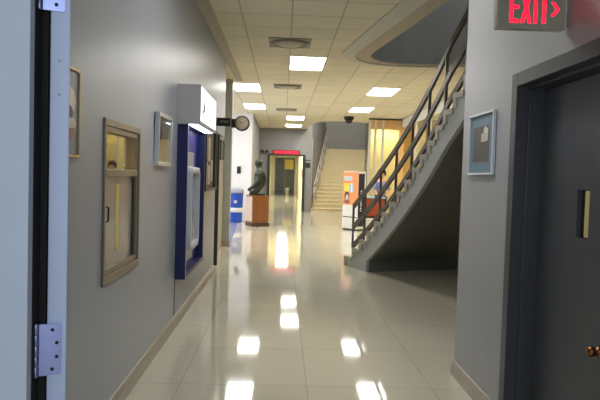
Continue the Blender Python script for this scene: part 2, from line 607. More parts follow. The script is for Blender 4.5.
# stairwell side wall
mb = MB()
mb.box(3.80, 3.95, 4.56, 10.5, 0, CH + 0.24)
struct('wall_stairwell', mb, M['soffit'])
# far walls
mb = MB()
mb.box(-1.14, -0.60, 24.4, 24.56, 0, CH + 0.2)
mb.box(0.86, 1.10, 24.4, 24.56, 0, CH + 2.6)
mb.box(-0.60, 0.86, 24.4, 24.56, 2.34, CH + 2.6)
mb.box(4.3, 8.2, 24.4, 24.56, 0, CH + 0.2)
struct('wall_back', mb, M['back_wall'])
mb = MB()
mb.box(-1.14, -1.0, 18.94, 24.4, 0, CH + 0.2)
struct('wall_back_left', mb, M['back_wall'])
mb = MB()
mb.box(-7, -1.0, 18.8, 18.94, 0, CH + 0.2)
struct('wall_white', mb, M['white_wall'])
mb = MB()
mb.box(-1.008, -0.985, 18.79, 18.96, 0, CH)
struct('trim_8', mb, M['pinkish'])
mb = MB()
mb.prism([(1.10, 24.4), (1.16, 24.4), (2.1, 30.0), (2.1, 30.2), (4.25, 30.2), (4.25, 24.56), (4.4, 24.56), (4.4, 30.35), (1.95, 30.35), (1.04, 24.8), (1.10, 24.7)], 'z', 0, 6.2)
mb.slab([[(0.8, 20.0), (4.5, 20.0), (4.5, 30.4), (0.8, 30.4)]], 6.2, 6.35)
mb.box(0.8, 0.92, 20.0, 24.4, CH + 0.25, 6.2)
mb.box(4.32, 4.45, 20.0, 24.4, CH + 0.25, 6.2)
mb.box(0.8, 4.45, 19.9, 20.0, CH + 0.25, 6.2)
struct('wall_back_stairs', mb, M['back_wall'])
# pale curved lip of the rear opening
mb = MB()
lip = back_open[1:-1]
mb.loft([[(x, y, CH - 0.01), (x, y, CH + 0.24), (x + 0.03, y + 0.05, CH + 0.24), (x + 0.03, y + 0.05, CH - 0.01)] for x, y in lip])
struct('trim_9', mb, M['ring_light'])
# doorway casing in the back wall
mb = MB()
mb.box(-0.64, -0.55, 24.32, 24.58, 0, 2.36)
mb.box(0.80, 0.90, 24.32, 24.58, 0, 2.36)
mb.box(-0.55, 0.80, 24.32, 24.58, 2.29, 2.36)
struct('trim_10', mb, M['near_black'])
# corridor beyond it
mb = MB()
mb.box(-1.1, -0.95, 24.56, 46, 0, 2.9)
mb.box(1.1, 1.2, 24.56, 46, 0, 2.9)
mb.box(-0.95, 1.1, 45.85, 46, 0, 2.9)
struct('wall_far_corridor', mb, M['yellow_wall'])
mb = MB()
mb.box(8.05, 8.2, 4.0, 24.4, 0, CH)
mb.box(3.95, 8.05, 10.35, 10.5, 0, CH)
struct('wall_shop', mb, M['shop_wall'])

# ================================================================== LEFT FOREGROUND DOOR
dv = Vector((-0.375, 0.927, 0))            # the way the open door runs from its hinge edge
ang = math.atan2(dv.y, dv.x)
door = bpy.data.objects.new('door_1', None)
COL.objects.link(door)
door.location = (-0.508, 1.345, 0)
door.rotation_euler = (0, 0, ang - PI / 2)
door['kind'] = 'structure'
mb = MB()
mb.box(-0.017, 0.0235, 0, 0.88, 0.012, 2.16)
obj('door_leaf', mb, M['door_blue'], door, bevel=0.0015)
for hz in (0.20, 1.03, 1.848):
    mb = MB()
    mb.prism([(-0.036, hz), (0.009, hz), (0.0125, hz + 0.004), (0.0125, hz + 0.114), (0.009, hz + 0.118), (-0.036, hz + 0.118)], 'y', -0.0035, 0.0005)
    for k in range(5):
        mb.lathe([(0.0062, hz + 0.0245 * k - 0.002), (0.0072, hz + 0.0245 * k), (0.0072, hz + 0.0245 * k + 0.021), (0.0062, hz + 0.0245 * k + 0.0225)], (-0.0405, -0.004, 0), n=14)
    h = obj('hinge', mb, M['chrome'], door)
    for (sx, sz) in ((-0.006, 0.014), (0.0035, 0.042), (0.0035, 0.074), (-0.006, 0.104)):
        mb = MB()
        mb.lathe([(0.0042, -0.0042), (0.0036, -0.0048), (0.0012, -0.0040), (0.0001, -0.0040)], (sx, 0, hz + sz), axis='y', n=12)
        obj('screw', mb, M['dark_metal'], h)
for sz in (1.74, 1.665):
    mb = MB()
    mb.lathe([(0.003, -0.0004), (0.002, -0.0012), (0.0001, -0.0012)], (0.002, 0, sz), axis='y', n=10)
    obj('screw', mb, M['atm_grey'], door)

# ================================================================== RIGHT DOOR
dr = bpy.data.objects.new('door_2', None)
COL.objects.link(dr)
dr.location = (XR + 0.15, D1 - 0.045, 0)
dr['kind'] = 'structure'
LW = 0.75                                      # leaf width, running back towards the viewer
v0, v1, vz0, vz1 = -0.44, -0.56, 1.225, 1.47
mb = MB()
mb.box(0, 0.045, -LW, v1, 0.012, DZ - 0.05)
mb.box(0, 0.045, v0, -0.004, 0.012, DZ - 0.05)
mb.box(0, 0.045, v1, v0, 0.012, vz0)
mb.box(0, 0.045, v1, v0, vz1, DZ - 0.05)
obj('door_leaf', mb, M['dark_door'], dr)
mb = MB()
mb.box(0.022, 0.028, v1, v0, vz0, vz1)
lite = obj('vision_glass', mb, M['screen'], dr)
mb = MB()
mb.box(0.004, 0.022, v1, v1 + 0.05, vz0 + 0.006, vz1 - 0.004)
bead = obj('glazing_bead', mb, mat('brass_yellow_bead', (206, 190, 120), 0.4, var=0.05), dr)
bead['label'] = 'brass yellow bead'
mb = MB()
mb.lathe([(0.026, -0.0005), (0.026, -0.005), (0.012, -0.008), (0.012, -0.016), (0.021, -0.022), (0.026, -0.032), (0.024, -0.043), (0.015, -0.050), (0.0005, -0.052)], (0, -0.705, 0.705), axis='x', n=22)
obj('door_knob', mb, M['brass'], dr)
mb = MB()
mb.box(0, 0.045, -1.235, -LW - 0.005, 0.012, DZ - 0.05)
obj('door_leaf', mb, M['dark_door'], dr)

# ================================================================== TICKET WINDOW
win = bpy.data.objects.new('window_1', None)
COL.objects.link(win)
win.location = (XL, W0, WZ0)
win['kind'] = 'structure'
ww, wh = W1 - W0, WZ1 - WZ0
mb = MB()
for a in ((0, 0.03, 0, wh), (ww - 0.03, ww, 0, wh), (0.03, ww - 0.03, 0, 0.05), (0.03, ww - 0.03, wh - 0.04, wh)):
    mb.box(-0.145, 0.014, *a)
for a in ((0.03, 0.06, 0.05, wh - 0.04), (ww - 0.06, ww - 0.03, 0.05, wh - 0.04), (0.06, ww - 0.06, wh - 0.075, wh - 0.04), (0.06, ww - 0.06, 0.05, 0.085)):
    mb.box(-0.06, 0.002, *a)
obj('window_frame', mb, M['tan_alu'], win, bevel=0.003)
mb = MB()
mb.box(-0.05, 0.008, 0.06, ww - 0.06, 0.63, 0.675)
obj('middle_rail', mb, M['tan_alu'], win, bevel=0.004)
mb = MB()
mb.box(-0.04, -0.034, 0.06, ww - 0.06, 0.675, wh - 0.075)
obj('upper_glass', mb, M['glass'], win)
mb = MB()
mb.box(-0.03, -0.022, 0.06, ww - 0.06, 0.085, 0.63)
lower = obj('lower_panel', mb, M['frost'], win)
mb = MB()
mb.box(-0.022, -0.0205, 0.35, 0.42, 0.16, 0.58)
obj('reflection_strip', mb, mat('yellow_reflection', (214, 192, 96), 0.5, var=0.1), lower)  # reflection on the pane, painted as a flat yellow strip
mb = MB()
mb.box(-0.022, -0.012, ww - 0.085, ww - 0.062, 0.09, 0.62)
obj('edge_pull', mb, M['near_black'], lower)
mb = MB()
mb.tube([(-0.022, 0.085, 0.36), (0.012, 0.085, 0.37), (0.012, 0.085, 0.45), (-0.022, 0.085, 0.46)], 0.006)
obj('handle', mb, M['dark_metal'], lower)
# the office behind it
mb = MB()
mb.box(-3.5, -3.4, 2.0, 7.0, 0, 2.8)
mb.box(-3.4, -1.16, 6.9, 7.0, 0, 2.8)
mb.box(-3.4, -1.16, 2.0, 2.1, 0, 2.8)
mb.box(-3.4, -1.16, 2.0, 7.0, 2.7, 2.8)
struct('wall_office', mb, M['shop_wall'])
t = thing('office_shelf', 'shelf unit with dark items seen through the upper pane of the ticket window', 'shelf', (-2.1, 6.55, 0))
for z in (0.4, 0.9, 1.42, 1.9):
    mb = MB()
    mb.box(-0.43, 0.33, -0.15, 0.3, z, z + 0.03)
    obj('board', mb, M['shop_wood'], t)
for x in (-0.45, 0.33):
    mb = MB()
    mb.box(x, x + 0.02, -0.15, 0.3, 0, 1.95)
    obj('side_panel', mb, M['shop_wood'], t)
t = thing('computer_monitor', 'dark monitor on the office shelf behind the ticket window', 'monitor', (-1.96, 6.5, 1.45))
mb = MB()
mb.box(-0.22, 0.22, -0.02, 0.02, 0.06, 0.34)
obj('display', mb, M['screen'], t, bevel=0.006)
mb = MB()
mb.box(-0.03, 0.03, 0.0, 0.03, 0.0, 0.1)
mb.box(-0.1, 0.1, -0.06, 0.08, 0.0, 0.012)
obj('stand', mb, M['black'], t)
t = thing('storage_cabinet', 'dark tall cabinet at the right of the view through the upper ticket window', 'cabinet', (-1.46, 6.6, 0))
mb = MB()
mb.box(-0.22, 0.24, -0.2, 0.25, 0, 2.2)
obj('body', mb, M['door_dim'], t, bevel=0.004)
mb = MB()
mb.box(-0.2, 0.22, -0.22, -0.2, 0.06, 2.16)
cd = obj('door', mb, M['door_dim'], t)
mb = MB()
mb.tube([(0.17, -0.22, 1.0), (0.17, -0.25, 1.02), (0.17, -0.25, 1.14), (0.17, -0.22, 1.16)], 0.008)
obj('handle', mb, M['chrome'], cd)
mb = MB()
mb.box(-0.245, -0.22, -0.22, 0.25, 0, 2.22)
obj('side_trim', mb, M['alu'], t)

# ================================================================== PICTURES


def picture(name, label, loc, side, w, h, frame_m, parts, fw=0.022, depth=0.025, tilt=0.0, glassy=True):
    """Hung on a wall along Y; side +1 faces +X (left wall), -1 faces -X (right wall)."""
    t = thing(name, label, 'picture', loc)
    t.rotation_euler = (0, side * tilt, 0)
    s = side
    mb = MB()
    mb.box(0, s * depth, 0, fw, 0, h)
    mb.box(0, s * depth, w - fw, w, 0, h)
    mb.box(0, s * depth, fw, w - fw, 0, fw)
    mb.box(0, s * depth, fw, w - fw, h - fw, h)
    obj('frame', mb, frame_m, t, bevel=0.003)
    ms = []
    mb = MB()
    for i, (m, y0, y1, z0, z1, *rnd) in enumerate(parts):
        if m not in ms:
            ms.append(m)
        mb.m = ms.index(m)
        d = depth * 0.35 + 0.0012 * i
        if rnd:
            cy, cz, ry, rz = (y0 + y1) / 2, (z0 + z1) / 2, (y1 - y0) / 2, (z1 - z0) / 2
            mb.prism([(cy + ry * math.cos(PI * k / 9), cz + rz * math.sin(PI * k / 9)) for k in range(18)], 'x', s * 0.002, s * d)
        else:
            mb.box(s * 0.002, s * d, max(fw, y0), min(w - fw, y1), max(fw, z0), min(h - fw, z1))
    obj('print', mb, ms, t)
    if glassy:
        mb = MB()
        mb.box(s * depth * 0.72, s * depth * 0.8, fw, w - fw, fw, h - fw)
        obj('glazing', mb, M['glass'], t)
    return t


picture('framed_picture', 'gold framed picture partly hidden behind the open steel door', (XL, 2.385, 1.552), 1, 0.57, 0.43, M['gold'],
        [(M['photo_blue'], 0, 1, 0, 1), (M['photo_flesh'], 0.22, 0.52, 0.19, 0.35, 1), (M['photo_rust'], 0.25, 0.50, 0.06, 0.23, 1), (M['photo_dark'], 0.36, 0.48, 0.18, 0.25, 1), (M['photo_flesh'], 0.40, 0.52, 0.14, 0.19, 1)], fw=0.016, depth=0.016, glassy=False)
picture('framed_picture', 'silver framed brown picture between the ticket window and the cash machine', (XL, 4.68, 1.545), 1, 0.54, 0.425, M['silver'],
        [(M['paper'], 0, 1, 0, 1), (M['photo_brown'], 0.06, 0.48, 0.05, 0.38), (M['photo_dark'], 0.06, 0.2, 0.22, 0.38)], fw=0.03, depth=0.035, tilt=0.02)
picture('framed_picture', 'silver framed photo with blue grey mount on the right wall beside the dark door', (XR, 3.79, 1.54), -1, 0.49, 0.425, M['silver'],
        [(M['mat_grey_blue'], 0, 1, 0, 1), (M['photo_dark'], 0.10, 0.43, 0.09, 0.335), (M['photo_pale'], 0.13, 0.21, 0.232, 0.318), (M['paper'], 0.155, 0.255, 0.228, 0.285), (M['photo_pale'], 0.17, 0.19, 0.30, 0.33)], fw=0.014, glassy=False)

# ================================================================== CASH MACHINE
t = thing('cash_machine', 'blue framed cash machine with lit white sign box on the left wall', 'cash machine', (XL, 5.7, 0.46))
D = 0.10
sw, sh = 1.28, 1.52
mb = MB()
mb.box(0, D, 0, 0.05, 0, sh)
mb.box(0, D, sw - 0.05, sw, 0, sh)
mb.box(0, D, 0.05, sw - 0.05, 0, 0.05)
mb.box(0, D, 0.05, sw - 0.05, sh - 0.03, sh)
obj('surround', mb, M['blue_dark'], t, bevel=0.004)
mb = MB()
mb.box(D, D + 0.004, -0.002, 0.02, 0, sh)
mb.box(D, D + 0.004, 0.02, sw, 0, 0.018)
obj('edge_trim', mb, M['atm_grey'], t)
mb = MB()
mb.box(0, 0.02, 0.05, sw - 0.05, 0.05, sh - 0.03)
obj('back_panel', mb, M['blue'], t)
fa = MB()
fa.box(0.02, 0.055, 0.06, 0.72, 0.12, 1.25)
fascia = obj('fascia', fa, M['atm_grey'], t, bevel=0.01)


def rrect(y0, y1, z0, z1, r, n=5):
    out = []
    for (cy, cz, a0) in ((y1 - r, z1 - r, 0), (y0 + r, z1 - r, PI / 2), (y0 + r, z0 + r, PI), (y1 - r, z0 + r, 1.5 * PI)):
        for k in range(n + 1):
            a = a0 + PI / 2 * k / n
            out.append((cy + r * math.cos(a), cz + r * math.sin(a)))
    return out


mb = MB()
o0, i0 = rrect(0.08, 0.70, 0.26, 1.10, 0.10), rrect(0.15, 0.63, 0.33, 1.03, 0.06)
n = len(o0)
vs = [(0.05, *p) for p in o0] + [(0.13, p[0] * 0.96 + 0.015, p[1] * 0.98 + 0.013) for p in o0] + [(0.13, *p) for p in i0] + [(0.05, *p) for p in i0]
fs = []
for k in range(3):
    for i in range(n):
        j = (i + 1) % n
        fs.append((k * n + i, k * n + j, (k + 1) * n + j, (k + 1) * n + i))
mb.add(vs, fs, True)
obj('bezel', mb, M['atm_pale'], fascia)
mb = MB()
mb.box(0.055, 0.062, 0.2, 0.58, 0.68, 0.98)
obj('screen', mb, M['screen'], fascia)
mb = MB()
mb.prism([(0.055, 0.36), (0.12, 0.36), (0.12, 0.42), (0.055, 0.60)], 'y', 0.2, 0.5)
mb.box(0.10, 0.125, 0.25, 0.44, 0.40, 0.43)
obj('keypad', mb, M['atm_grey'], fascia)
mb = MB()
mb.box(0.055, 0.059, 0.10, 0.35, 1.13, 1.22)
obj('card_label', mb, M['paper'], fascia)
mb = MB()
hz0, hz1, hd = 1.50, 1.875, 0.22
mb.box(0, hd - 0.006, -0.004, 1.224, hz0 + 0.012, hz1 - 0.002)
mb.box(0, hd, -0.03, -0.005, hz0, hz1)
mb.box(0, hd, 1.225, 1.25, hz0, hz1)
mb.box(hd - 0.03, hd - 0.0005, -0.005, 1.225, hz0 + 0.0005, hz0 + 0.035)
mb.box(hd - 0.03, hd - 0.0005, -0.005, 1.225, hz1 - 0.012, hz1 - 0.0005)
head = obj('sign_box', mb, M['header_grey'], t)
mb = MB()
mb.box(hd - 0.006, hd - 0.001, -0.004, 1.224, hz0 + 0.036, hz1 - 0.013)
obj('sign_face', mb, M['atm_sign'], head)
mb = MB()
outer_e = [(0.08 + 0.22 * math.sin(PI * k / 12), 1.80 - 0.20 * k / 12 - 0.02 * math.sin(PI * k / 12)) for k in range(13)]
inner_e = [(0.08 + 0.10 * math.sin(PI * k / 12), 1.785 - 0.17 * k / 12) for k in range(12, -1, -1)]
mb.prism(outer_e + inner_e, 'x', hd - 0.0008, hd + 0.0015)
obj('emblem', mb, M['blue'], head)
mb = MB()
mb.box(0.03, hd - 0.034, 0.03, 1.2, hz0 - 0.004, hz0 + 0.012)
obj('under_light', mb, M['atm_light'], head)

# ================================================================== NOTICE CASE, SIGNS, CLOCK
t = thing('notice_case', 'dark framed notice case on the left wall just past the cash machine', 'notice board', (XL, 7.55, 1.26))
mb = MB()
w, h = 1.2, 0.84
for a in ((0, 0.05, 0, h), (w - 0.22, w - 0.17, 0.02, h), (w - 0.05, w, 0, h), (0.05, w - 0.05, 0, 0.035), (0.05, w - 0.05, h - 0.035, h)):
    mb.box(0, 0.045, *a)
obj('frame', mb, M['near_black'], t)
mb = MB()
mb.box(0, 0.012, 0.05, w - 0.05, 0.035, h - 0.035)
mb.m = 1
for (a, b, c, d) in ((0.1, 0.32, 0.45, 0.75), (0.4, 0.62, 0.4, 0.72), (0.72, 0.93, 0.12, 0.42), (0.12, 0.34, 0.1, 0.38), (0.42, 0.64, 0.08, 0.34)):
    mb.box(0.012, 0.014, a, b, c, d)
obj('board', mb, [M['cork'], M['paper']], t)

t = thing('hanging_sign', 'small black sign with pale lettering flagged off the left wall before the clock', 'sign', (-1.02, 9.0, 2.275))
mb = MB()
mb.box(0.022, 0.205, 0, 0.03, -0.062, 0.062)
obj('sign_board', mb, M['black'], t, bevel=0.004)
mb = MB()
x = 0.045
for wd in (0.016, 0.013, 0.016, 0.016, 0.013, 0.016, 0.015):      # unreadable pale letters
    mb.box(x, x + wd * 0.35, -0.002, 0.001, -0.02, 0.02)
    mb.box(x, x + wd, -0.002, 0.001, 0.011, 0.02)
    x += wd + 0.005
obj('lettering', mb, M['vent_pale'], t)
mb = MB()
mb.box(0.0, 0.024, -0.012, 0.042, -0.062, 0.062)
obj('mount_plate', mb, M['black'], t)

t = thing('wall_clock', 'round black rimmed clock on a bracket off the grey column', 'clock', (-0.855, 12.0, 2.515))
mb = MB()
mb.lathe([(0.128, -0.052), (0.140, -0.062), (0.152, -0.05), (0.155, 0.0), (0.152, 0.05), (0.14, 0.062), (0.128, 0.052)], axis='y', n=40)
obj('case', mb, M['black'], t)
mb = MB()
mb.lathe([(0.132, -0.054), (0.132, 0.054)], axis='y', n=40)
face = obj('dial', mb, M['clock_face'], t)
for k in range(12):
    mb = MB()
    mb.T = Matrix.Rotation(PI / 6 * k, 4, 'Y')
    mb.box(-0.004, 0.004, -0.0555, -0.0545, 0.105, 0.124)
    obj('hour_mark', mb, M['black'], face)
for nm, a, ln, wd in (('hour_hand', math.radians(-58), 0.07, 0.008), ('minute_hand', math.radians(62), 0.105, 0.006)):
    mb = MB()
    mb.T = Matrix.Rotation(a, 4, 'Y')
    mb.box(-wd / 2, wd / 2, -0.058, -0.0565, -0.015, ln)
    obj(nm, mb, M['black'], face)
mb = MB()
mb.box(-0.215, -0.14, -0.04, 0.14, -0.085, 0.085)
obj('bracket', mb, M['black'], t)

picture('framed_notice', 'narrow black framed notice on the recess wall beneath the small black sign', (-1.22, 11.3, 1.76), 1, 0.68, 0.38, M['black'],
        [(M['paper'], 0, 1, 0, 1)], fw=0.03)

# ================================================================== CEILING LIGHTS, VENTS, CAMERA


def troffer(loc, label):
    t = thing('ceiling_light', label, 'ceiling light', loc, group='fluorescent ceiling lights')
    mb = MB()
    w, l = 0.6, 1.2
    for a in ((0, w, 0, 0.022), (0, w, l - 0.022, l), (0, 0.018, 0.022, l - 0.022), (w - 0.018, w, 0.022, l - 0.022)):
        mb.box(*a, -0.012, 0.0)
    obj('frame', mb, M['white'], t)
    mb = MB()
    mb.box(0.018, w - 0.018, 0.022, l - 0.022, -0.008, 0.0)
    obj('diffuser', mb, M['troffer'], t)
    return t


L0 = troffer((0.055, 9.53, CH), 'nearest fluorescent ceiling light, between the two round vents')
for loc, lb in (((-1.145, 12.53, CH), 'ceiling light on the left nearest the grey column top'),
                ((-1.145, 16.13, CH), 'ceiling light on the left just above and behind the clock'),
                ((1.855, 12.53, CH), 'nearer of the two ceiling lights on the right beyond the curved opening'),
                ((1.855, 16.13, CH), 'farther of the two ceiling lights on the right, before the black dome'),
                ((0.055, 19.13, CH), 'first of the two far ceiling lights before the back doorway'),
                ((0.055, 22.13, CH), 'last far ceiling light just above the back doorway'),
                ((-2.345, 15.53, CH), 'ceiling light mostly hidden behind the grey column'),
                ((0.055, 3.93, CH), 'unseen ceiling light added for fill just inside the entrance')):  # the last one is out of view, added as fill
    dup(L0, loc, lb)


def vent(loc, label):
    t = thing('ceiling_vent', label, 'ceiling vent', loc, group='square ceiling vents')
    mb = MB()
    mb.box(-0.3, 0.3, -0.3, 0.3, -0.012, 0)
    obj('plate', mb, M['vent'], t)
    mb = MB()
    mb.lathe([(0.2, -0.012), (0.2, -0.02), (0.15, -0.045), (0.001, -0.05)], n=32)
    obj('cone', mb, M['vent_pale'], t)
    mb = MB()
    mb.lathe([(0.27, -0.012), (0.26, -0.03), (0.235, -0.03), (0.225, -0.012)], n=32)
    obj('ring', mb, M['vent'], t)
    return t


for k, y in enumerate((27.0, 34.0, 41.0)):
    dup(L0, (-0.25, y, 2.9), ('unseen ceiling light added just inside the far corridor', 'unseen ceiling light added midway down the far corridor', 'unseen ceiling light added at the far end of the far corridor')[k])  # out-of-sight fittings added to light the corridor
V0 = vent((0.045, 8.6, CH), 'nearest square ceiling vent with a round centre')
dup(V0, (0.045, 12.8, CH), 'second square ceiling vent beyond the nearest light')
dup(V0, (0.045, 17.3, CH), 'farthest faint ceiling vent before the back hall')

t = thing('dome_camera', 'black dome security camera on the ceiling by the shop corner', 'security camera', (2.04, 18.75, CH))
mb = MB()
mb.lathe([(0.15, 0), (0.16, -0.03), (0.15, -0.09), (0.125, -0.1)], n=28)
obj('housing', mb, M['black'], t)
mb = MB()
mb.lathe([(0.118, -0.098), (0.112, -0.15), (0.085, -0.19), (0.045, -0.215), (0.001, -0.222)], n=28)
obj('dome', mb, M['dome'], t)

# ================================================================== EXIT SIGN
t = thing('exit_sign', 'lit red EXIT sign with arrow, projecting from the right wall over the door', 'exit sign', (1.019, 2.87, 2.247))
w, h = 0.338, 0.21
mb = MB()
mb.box(0, w - 0.003, 0.008, 0.052, 0, h)
for (a, b, c, d) in ((0, 0.012, 0, h), (w - 0.015, w - 0.003, 0, h), (0.012, w - 0.015, 0, 0.012), (0.012, w - 0.015, h - 0.012, h)):
    mb.box(a, b, 0, 0.008, c, d)
obj('case', mb, M['exit_case'], t, bevel=0.003)
mb = MB()
mb.box(0.012, w - 0.015, 0.004, 0.008, 0.012, h - 0.012)
fc = obj('face', mb, M['exit_face'], t)
ly, lt = 0.003, 0.0045
z0, z1 = 0.027, 0.179
mb = MB()
x = 0.060                                        # E
mb.box(x, x + 0.017, ly, lt, z0, z1)
for zz in (z0, (z0 + z1) / 2 - 0.009, z1 - 0.018):
    mb.box(x + 0.017, x + 0.046, ly, lt, zz, zz + 0.018)
x = 0.113                                        # X
for a, b in ((0, 1), (1, 0)):
    xa, xb = x + a * 0.038, x + b * 0.038
    mb.prism([(xa, z0), (xa + 0.018, z0), (xb + 0.018, z1), (xb, z1)], 'y', ly, lt)
x = 0.178                                        # I
mb.box(x, x + 0.017, ly, lt, z0, z1)
x = 0.203                                        # T
mb.box(x, x + 0.052, ly, lt, z1 - 0.018, z1)
mb.box(x + 0.017, x + 0.035, ly, lt, z0, z1 - 0.018)
obj('letters', mb, M['exit_red'], fc)
mb = MB()
zc = 0.098
mb.prism([(0.262, zc - 0.034), (0.278, zc - 0.034), (0.306, zc), (0.278, zc + 0.034), (0.262, zc + 0.034), (0.287, zc)], 'y', ly, lt)
obj('arrow', mb, M['exit_red'], fc)
mb = MB()
mb.box(w - 0.016, w - 0.002, 0.01, 0.05, 0.03, 0.18)
obj('wall_mount', mb, M['exit_case'], t)

# ================================================================== NEAR STAIRS
RISE, GO = 0.165, 0.2386
NS = 21
WID = 1.82


def SP(n, rad=0.0, z=0.0):
    k = n - 1
    X, Y = 1.095 + 0.0965 * k - 0.00288 * k * k + 0.028 * max(0.0, n - 14.3), 9.97 - GO * k
    d = Vector((0.0959 - 0.00576 * k, -GO)).normalized()
    return Vector((X - d.y * rad, Y + d.x * rad, z))


st = thing('curved_staircase', 'grey staircase with pale treads rising towards the viewer beside the right wall', 'staircase', tuple(SP(1)))
O = SP(1)


def L(n, rad, z):
    return SP(n, rad, z) - O


for n in range(1, NS + 1):
    z = RISE * n
    mb = MB()
    th = 0.065
    i0, i1, o0, o1 = -0.018, -0.018, WID, WID
    mb.loft([[L(n, i0, z - th), L(n + 1, i1, z - th), L(n + 1, o1, z - th), L(n, o0, z - th)],
             [L(n, i0, z), L(n + 1, i1, z), L(n + 1, o1, z), L(n, o0, z)]])
    e = n + 0.36
    mb.loft([[L(n, i0, z - RISE), L(e, i0, z - RISE), L(e, WID, z - RISE), L(n, WID, z - RISE)],
             [L(n, i0, z - th), L(e, i0, z - th), L(e, WID, z - th), L(n, WID, z - th)]])
    obj('step', mb, M['stone'], st)
# solid core under the steps: inner stringer face
DEP, N0 = 0.48, 3.95
mb = MB()
for n in range(1, NS + 1):
    for (a, b) in ((n, n + 0.5), (n + 0.5, n + 1)):
        top = RISE * n - 0.03
        zb = lambda q: max(0.0, RISE * q - DEP) if q > N0 - 1e-6 else 0.0
        if a < N0 < b:
            segs = [(a, N0, 0.0, 0.0), (N0, b, RISE * N0 - DEP, zb(b))]
        else:
            segs = [(a, b, zb(a + 1e-5), zb(b - 1e-5))]
        for (p, q, z0, z1) in segs:
            mb.loft([[L(p, 0, z0), L(q, 0, z1), L(q, 0, top), L(p, 0, top)], [L(p, 0.05, z0), L(q, 0.05, z1), L(q, 0.05, top), L(p, 0.05, top)]])
obj('stringer', mb, M['stringer'], st)
mb = MB()
mb.loft([[L(1, 0, 0), L(N0, 0, 0), L(N0, 0, 0.05), L(1, 0, 0.03)], [L(1, 0.01, 0), L(N0, 0.01, 0), L(N0, 0.01, 0.05), L(1, 0.01, 0.03)]])
mb = MB()
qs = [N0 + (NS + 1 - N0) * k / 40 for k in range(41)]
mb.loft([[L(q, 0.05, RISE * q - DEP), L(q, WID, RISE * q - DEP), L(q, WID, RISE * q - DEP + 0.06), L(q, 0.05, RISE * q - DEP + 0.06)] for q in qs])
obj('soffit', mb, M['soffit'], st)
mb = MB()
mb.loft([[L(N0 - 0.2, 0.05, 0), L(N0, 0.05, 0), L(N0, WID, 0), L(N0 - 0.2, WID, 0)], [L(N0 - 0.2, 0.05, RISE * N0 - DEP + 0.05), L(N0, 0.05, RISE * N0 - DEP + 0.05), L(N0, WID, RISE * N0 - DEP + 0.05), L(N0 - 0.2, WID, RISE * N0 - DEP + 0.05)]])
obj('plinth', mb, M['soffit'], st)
RI = 0.03
qs = [1.75 + (NS - 1.75) * k / 40 for k in range(41)]
for nm, dz in (('handrail', 0.72), ('middle_rail', 0.37), ('lower_rail', 0.05)):
    mb = MB()
    path = [L(q, RI, RISE * q + dz) for q in qs]
    if nm != 'handrail':
        path = path
    mb.tube(path, (0.035, 0.072), square=True)
    obj(nm, mb, M['rail'], st)
for k, q in enumerate((1.75, 3.3, 5.35, 7.4, 9.45, 11.6, 13.75, 15.9, 18.05, 20.2)):
    mb = MB()
    zb = RISE * math.floor(q) - 0.02
    if k == 0:
        zb = RISE * q + 0.03
    mb.tube([L(q, RI, zb), L(q, RI, RISE * q + 0.74)], (0.035, 0.035), square=True)
    obj('post', mb, M['rail'], st)

# ================================================================== BACK STAIRS
bs = thing('wide_staircase', 'wide beige staircase climbing away at the back right of the hall', 'staircase', (2.7, 24.4, 0))
NB, RB, GB = 18, 0.16, 0.3
for n in range(NB):
    y0, y1 = n * GB, (n + 1) * GB if n < NB - 1 else 5.78
    xl = lambda y: 1.19 + 0.94 * y / 5.6 - 2.7
    mb = MB()
    z = RB * (n + 1)
    zl = max(0, z - RB - 0.1)
    mb.loft([[(xl(y0), y0, zl), (1.54, y0, zl), (1.54, y1, zl), (xl(y1), y1, zl)], [(xl(y0), y0, z - 0.03), (1.54, y0, z - 0.03), (1.54, y1, z - 0.03), (xl(y1), y1, z - 0.03)]])
    mb.loft([[(xl(y0), y0 - 0.025, z - 0.03), (1.54, y0 - 0.025, z - 0.03), (1.54, y1, z - 0.03), (xl(y1), y1, z - 0.03)], [(xl(y0), y0 - 0.025, z), (1.54, y0 - 0.025, z), (1.54, y1, z), (xl(y1), y1, z)]])
    obj('step', mb, M['step_beige'], bs)
for nm, dz, r in (('handrail', 0.92, 0.028), ('middle_rail', 0.5, 0.022)):
    mb = MB()
    mb.tube([(xl(y) + 0.1, y, max(RB, RB + y / GB * RB) + dz) for y in [0.05 + 5.4 * k / 12 for k in range(13)]], r)
    obj(nm, mb, M['rail_pale'], bs)
for k in range(8):
    y = 0.1 + 0.75 * k
    zb = RB * (math.floor(y / GB) + 1) - 0.01
    mb = MB()
    mb.tube([(xl(y) + 0.1, y, zb), (xl(y) + 0.1, y, RB + y / GB * RB + 0.92)], 0.02)
    obj('post', mb, M['rail_pale'], bs)

# ================================================================== PEDESTAL AND STATUE
pd = thing('wooden_pedestal', 'red brown wooden pedestal under the bronze statue', 'pedestal', (-0.715, 17.18, 0), math.radians(24))
hw = 0.25
mb = MB()
mb.box(-hw - 0.02, hw + 0.02, -hw - 0.02, hw + 0.02, 0, 0.11)
obj('plinth', mb, M['wood_dark'], pd, bevel=0.006)
mb = MB()
mb.box(-hw, hw, -hw, hw, 0.11, 0.86)
obj('body', mb, M['wood'], pd, bevel=0.004)
mb = MB()
mb.box(-hw - 0.02, hw + 0.02, -hw - 0.02, hw + 0.02, 0.86, 0.89)
obj('top', mb, M['wood'], pd, bevel=0.006)
mb = MB()
mb.box(-hw - 0.012, -hw, -hw + 0.02, hw - 0.02, 0.14, 0.84)
p = obj('side_panel', mb, M['wood_glare'], pd)
p['label'] = 'side panel painted paler for glare'
for k in range(3):
    mb = MB()
    x = -hw + 0.01 + k * 0.165
    mb.box(x + 0.006, x + 0.159, -hw - 0.008, -hw, 0.13, 0.84)
    obj('front_board', mb, M['wood'], pd)

